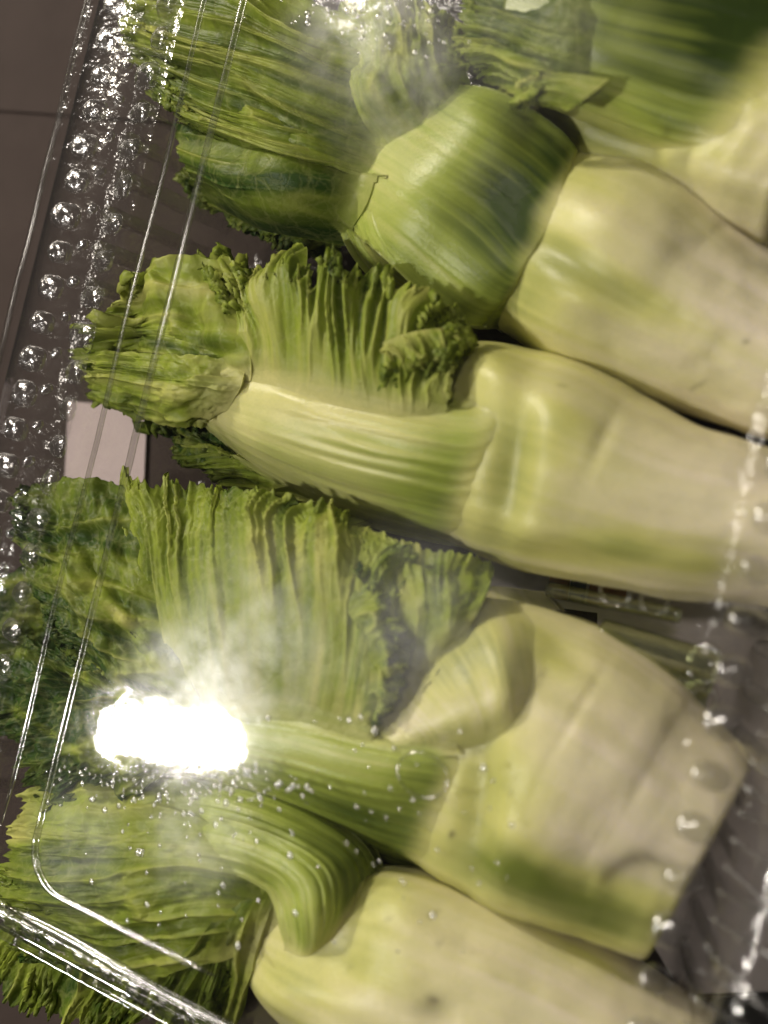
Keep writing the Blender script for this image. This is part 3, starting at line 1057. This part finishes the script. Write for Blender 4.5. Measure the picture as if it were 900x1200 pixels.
blade('leaf', s5,
      [[(215, 1030, 36), (155, 1025, 38), (100, 1015, 38), (50, 1005, 37)],
       [(190, 1110, 34), (125, 1095, 38), (70, 1080, 38), (15, 1060, 36)],
       [(170, 1165, 31), (100, 1150, 35), (40, 1130, 35), (-20, 1105, 33)],
       [(140, 1225, 24), (75, 1210, 28), (10, 1190, 29), (-50, 1155, 28)]],
      pleats=7, amp=3.2, amp_u=(.1, .5), sharp=1.1, jag=.18, jag_f=20, tone=.68, tone_u=.2, seed=17, nu=130, nv=200, pucker=.8)

# =================================================================== shoot with the broad dark collar
s2 = shoot(740, 330, 'shoot with a broad square olive collar and a two-lobed pale stem')
stem(s2, [(520, 215, 16, 80, 10), (590, 250, 16, 108, 10), (660, 285, 20, 122, 15), (730, 322, 23, 124, 19), (800, 366, 22, 112, 18), (870, 402, 21, 100, 17), (925, 430, 21, 88, 15)],
     spots=[(715, 250, 60, 45, 25, 1.2), (650, 355, 50, 38, 15, 1.2), (720, 335, 130, 18, 30, -1.0)],
     green=[(720, 340, 110, 26, 28, .40), (650, 300, 40, 60, 30, .20), (840, 430, 40, 40, 0, .1), (610, 350, 40, 30, 0, .18)],
     bruise=[(875, 399, 3, 3, 0, .7), (818, 452, 4, 2, 0, .7), (826, 446, 3, 2, 0, .6), (812, 455, 3, 2, 0, .6)], seed=6, base_tone=.10, over=.7)
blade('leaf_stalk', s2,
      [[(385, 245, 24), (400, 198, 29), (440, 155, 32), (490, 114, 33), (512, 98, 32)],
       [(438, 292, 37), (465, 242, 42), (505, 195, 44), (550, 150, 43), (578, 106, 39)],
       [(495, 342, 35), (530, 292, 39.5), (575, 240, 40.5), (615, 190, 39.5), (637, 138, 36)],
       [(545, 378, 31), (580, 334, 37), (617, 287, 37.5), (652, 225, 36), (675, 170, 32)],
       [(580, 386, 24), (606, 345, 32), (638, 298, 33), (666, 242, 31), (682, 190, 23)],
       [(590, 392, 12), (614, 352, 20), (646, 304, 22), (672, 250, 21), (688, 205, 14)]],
      mat=M_PETI, thick=.003, tone=.74, tone_u=.60, streak=.10, lump=1.3, seed=51, nu=120, nv=120,  # olive deepened by tone: shade of the collar's centre and right painted in
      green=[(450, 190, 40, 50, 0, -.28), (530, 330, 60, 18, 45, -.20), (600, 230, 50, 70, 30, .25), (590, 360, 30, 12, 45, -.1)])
blade('leaf_stalk', s2,
      [[(400, 225, 24), (440, 215, 30), (478, 225, 31)],
       [(398, 268, 28), (440, 270, 36), (482, 275, 35)],
       [(430, 320, 24), (475, 318, 34), (520, 318, 33)],
       [(490, 360, 14), (530, 358, 26), (565, 362, 25)]],
      mat=M_PETI, thick=.002, tone=.45, streak=.6, seed=52, nu=60, nv=60)
blade('leaf', s2,
      [[(490, 235, 26), (492, 190, 30), (480, 140, 33), (460, 85, 38), (450, 30, 37)],
       [(370, 190, 41), (362, 145, 43.5), (358, 100, 44.5), (355, 55, 44), (372, 0, 40)],
       [(300, 170, 41), (285, 118, 44), (280, 70, 44.5), (285, 20, 44), (305, -35, 40)],
       [(225, 145, 40), (205, 92, 42.5), (200, 45, 43), (205, 0, 42), (225, -55, 38)],
       [(180, 110, 35), (156, 65, 37), (146, 25, 37), (150, -20, 37), (168, -70, 34)]],
      pleats=8, amp=3.6, amp_u=(0, .4), sharp=1.0, jag=.12, jag_f=24, tone=.66, tone_u=.10, seed=18, nu=140, nv=260, warp=.55, pucker=.6, side_jag=.03,
      green=[(165, 40, 25, 40, 0, -.2), (400, 90, 50, 60, 0, -.05)])
blade('leaf', s2,
      [[(468, 235, 28), (462, 205, 30), (452, 170, 30), (438, 135, 30)],
       [(345, 210, 40), (340, 178, 43.5), (335, 150, 43.5), (330, 120, 40)],
       [(265, 190, 38), (255, 152, 41), (248, 125, 41), (245, 95, 38)],
       [(205, 165, 33), (193, 127, 35), (188, 100, 35), (186, 70, 34)]],
      pleats=5, amp=2.6, amp_u=(0, .2), sharp=1.1, jag=.15, tone=.66, seed=19, nv=150)
blade('leaf', s2,
      [[(455, 175, 28), (460, 215, 30), (455, 255, 27), (440, 292, 20)],
       [(345, 160, 41), (345, 205, 44), (345, 245, 39), (350, 278, 26)],
       [(270, 155, 38), (268, 200, 42), (275, 235, 37), (290, 266, 24)],
       [(205, 150, 31), (212, 190, 34), (226, 220, 30), (245, 250, 20)]],
      pleats=3, amp=.8, tone=.84, lump=1.2, seed=20, jag=.05, green=[(400, 220, 20, 30, 0, .1)])
blade('leaf', s2,
      [[(410, 262, 22), (340, 245, 26), (290, 220, 27), (240, 180, 26)],
       [(400, 288, 18), (330, 272, 22), (268, 245, 23), (215, 195, 22)],
       [(390, 308, 12), (310, 298, 15), (250, 265, 16), (202, 208, 16)]],
      pleats=9, amp=1.8, pucker=1.6, jag=.2, tone=.82, seed=23, nv=120)
blade('leaf', s2,
      [[(478, 215, 28), (512, 185, 31), (538, 160, 31), (562, 130, 28)],
       [(415, 130, 41), (455, 108, 43.5), (495, 92, 43), (550, 85, 38)],
       [(395, 60, 41), (440, 45, 43.5), (490, 38, 43), (555, 62, 38)],
       [(390, -10, 38), (440, -25, 41), (480, -15, 41), (530, 20, 37)]],
      pleats=5, amp=2.0, sharp=.8, pucker=1.8, pk_f=5, jag=.1, tone=.54, seed=24, nv=130)

# =================================================================== shoot at the far corner
s1 = shoot(800, 120, 'shoot with a swollen dull green body beyond the one with the square collar')
stem(s1, [(650, 45, 16, 95, 8), (690, 65, 19, 120, 11), (730, 85, 21, 132, 13), (810, 125, 21, 135, 14), (890, 165, 22, 125, 17), (960, 200, 23, 110, 18)],
     spots=[(850, 200, 70, 30, 20, 1.2)],
     green=[(760, 110, 90, 70, 20, .45), (860, 90, 60, 60, 0, .4), (700, 160, 60, 30, 20, .3), (850, 210, 70, 40, 20, .12)], seed=7, base_tone=.18, green_start=.4,  # upper-right dab paints shade into the stem colour
     bruise=[(783, 157, 7, 8, 0, .45)])
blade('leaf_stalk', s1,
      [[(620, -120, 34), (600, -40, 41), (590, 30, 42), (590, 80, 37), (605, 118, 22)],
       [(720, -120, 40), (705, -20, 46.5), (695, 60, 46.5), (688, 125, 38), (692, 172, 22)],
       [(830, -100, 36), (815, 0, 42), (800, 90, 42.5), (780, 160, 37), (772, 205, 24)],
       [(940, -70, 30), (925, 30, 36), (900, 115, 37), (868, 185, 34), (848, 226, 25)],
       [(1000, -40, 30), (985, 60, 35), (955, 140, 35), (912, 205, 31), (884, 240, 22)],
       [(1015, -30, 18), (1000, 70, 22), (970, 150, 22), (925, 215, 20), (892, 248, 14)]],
      mat=M_PETI, thick=.003, tone=.74, tone_u=.25, tone_v=-.70, streak=.25, lump=1.2, seed=61, nu=130, nv=120,  # dull green deepened by tone to paint in the dim upper right
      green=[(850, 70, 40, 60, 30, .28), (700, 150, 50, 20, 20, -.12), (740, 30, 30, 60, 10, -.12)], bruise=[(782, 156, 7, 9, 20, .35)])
blade('leaf', s1,
      [[(830, -10, 30), (800, 50, 32), (765, 95, 33), (735, 125, 31), (705, 150, 26)],
       [(700, -60, 44), (685, 20, 47), (664, 65, 47), (648, 98, 44.5), (640, 126, 38)],
       [(620, -75, 42), (606, 0, 45), (592, 40, 45), (585, 75, 42), (590, 112, 34)],
       [(550, -85, 37), (532, -15, 39), (522, 25, 39), (530, 65, 36), (552, 102, 28)]],
      pleats=6, amp=2.8, amp_u=(.1, .5), sharp=1.0, jag=.12, jag_f=20, tone=.62, base_pale=.05, seed=26, nu=120, nv=220, warp=.6, pucker=.7)
blade('leaf', s1,
      [[(715, 92, 46.8), (690, 112, 46.8), (665, 130, 44)],
       [(655, 85, 47), (640, 104, 46.5), (628, 120, 43)],
       [(596, 96, 45), (592, 110, 44), (596, 124, 40)]],
      pleats=4, amp=1.4, jag=.3, jag_f=8, tone=.42, seed=27, nu=60, nv=70)

# ------------------------------------------------------------------ things round and under the box
def slab(name, pts, z, th, mat, parent=None):
    """flat piece with thickness, outline in photo points dropped to the height z"""
    top = [P([a, b, z * 1000]) for (a, b) in pts]
    V = [tuple(p) for p in top] + [(p[0], p[1], p[2] - th) for p in top]
    n = len(top)
    Fc = [tuple(range(n)), tuple(range(2 * n - 1, n - 1, -1))] + [(i, n + i, n + (i + 1) % n, (i + 1) % n) for i in range(n)]
    return make_mesh(name, V, Fc, mat, parent, smooth=False)


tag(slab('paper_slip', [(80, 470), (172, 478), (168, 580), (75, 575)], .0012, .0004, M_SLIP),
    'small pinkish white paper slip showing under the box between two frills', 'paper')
tag(slab('paper_sheet', [(700, 700), (930, 690), (1010, 720), (960, 1160), (800, 1165), (700, 1000)], .0010, .0004, M_PAPER),
    'pinkish grey paper sheet beneath the box past the cut stem end', 'paper')
tag(slab('rubber_strip', [(760, 1178), (1000, 1155), (1000, 1300), (740, 1300)], .0016, .0016, M_BLACK),
    'black rubber strip on the counter past the end of the paper sheet', 'strip')
lab = empty('printed_label', tuple(P([700, 720, 1.2])))
tag(lab, 'small printed label with orange and blue blocks under the box', 'label')
for (nm, pts, mt) in (('backing', [(560, 650), (800, 690), (790, 730), (560, 700)], M_PAPER),
                      ('orange_block', [(645, 672), (668, 676), (664, 704), (640, 700)], M_ORANGE),
                      ('blue_block', [(670, 676), (688, 679), (684, 706), (666, 703)], M_BLUE),
                      ('orange_block', [(692, 680), (735, 688), (730, 712), (688, 706)], M_ORANGE)):
    o = slab(nm, pts, .0015 if nm == 'backing' else .0019, .0003, mt, lab)
    local(o, lab)

# condensation droplets under the panel, clustered beside the lamp glare
bm = bmesh.new()
dr = random.Random(3)
for k in range(420):
    if k < 250:
        px, py = dr.gauss(215, 75), 895 + abs(dr.gauss(0, 38))
    elif k < 330:
        px, py = dr.gauss(430, 60), abs(dr.gauss(10, 30))
    else:
        px, py = dr.uniform(60, 600), dr.uniform(840, 1120)
    p = unproj(px, py, H)
    if not (XL + .004 < p[0] < XR - .004 and YB + .004 < p[1] < YT - .004):
        continue
    r = dr.choice((.0003, .0004, .0004, .0007)) * dr.uniform(.7, 1.2)
    mtx = Matrix.Translation((p[0], p[1], H - .0001)) @ Matrix.Diagonal((r, r * dr.uniform(.8, 1.2), r * .5, 1))
    bmesh.ops.create_icosphere(bm, subdivisions=2, radius=1, matrix=mtx)
me = bpy.data.meshes.new('droplets')
bm.to_mesh(me)
bm.free()
me.shade_smooth()
me.materials.append(M_RIBS)
o = bpy.data.objects.new('droplets', me)
col.objects.link(o)
o.parent = lid
o['kind'] = 'stuff'
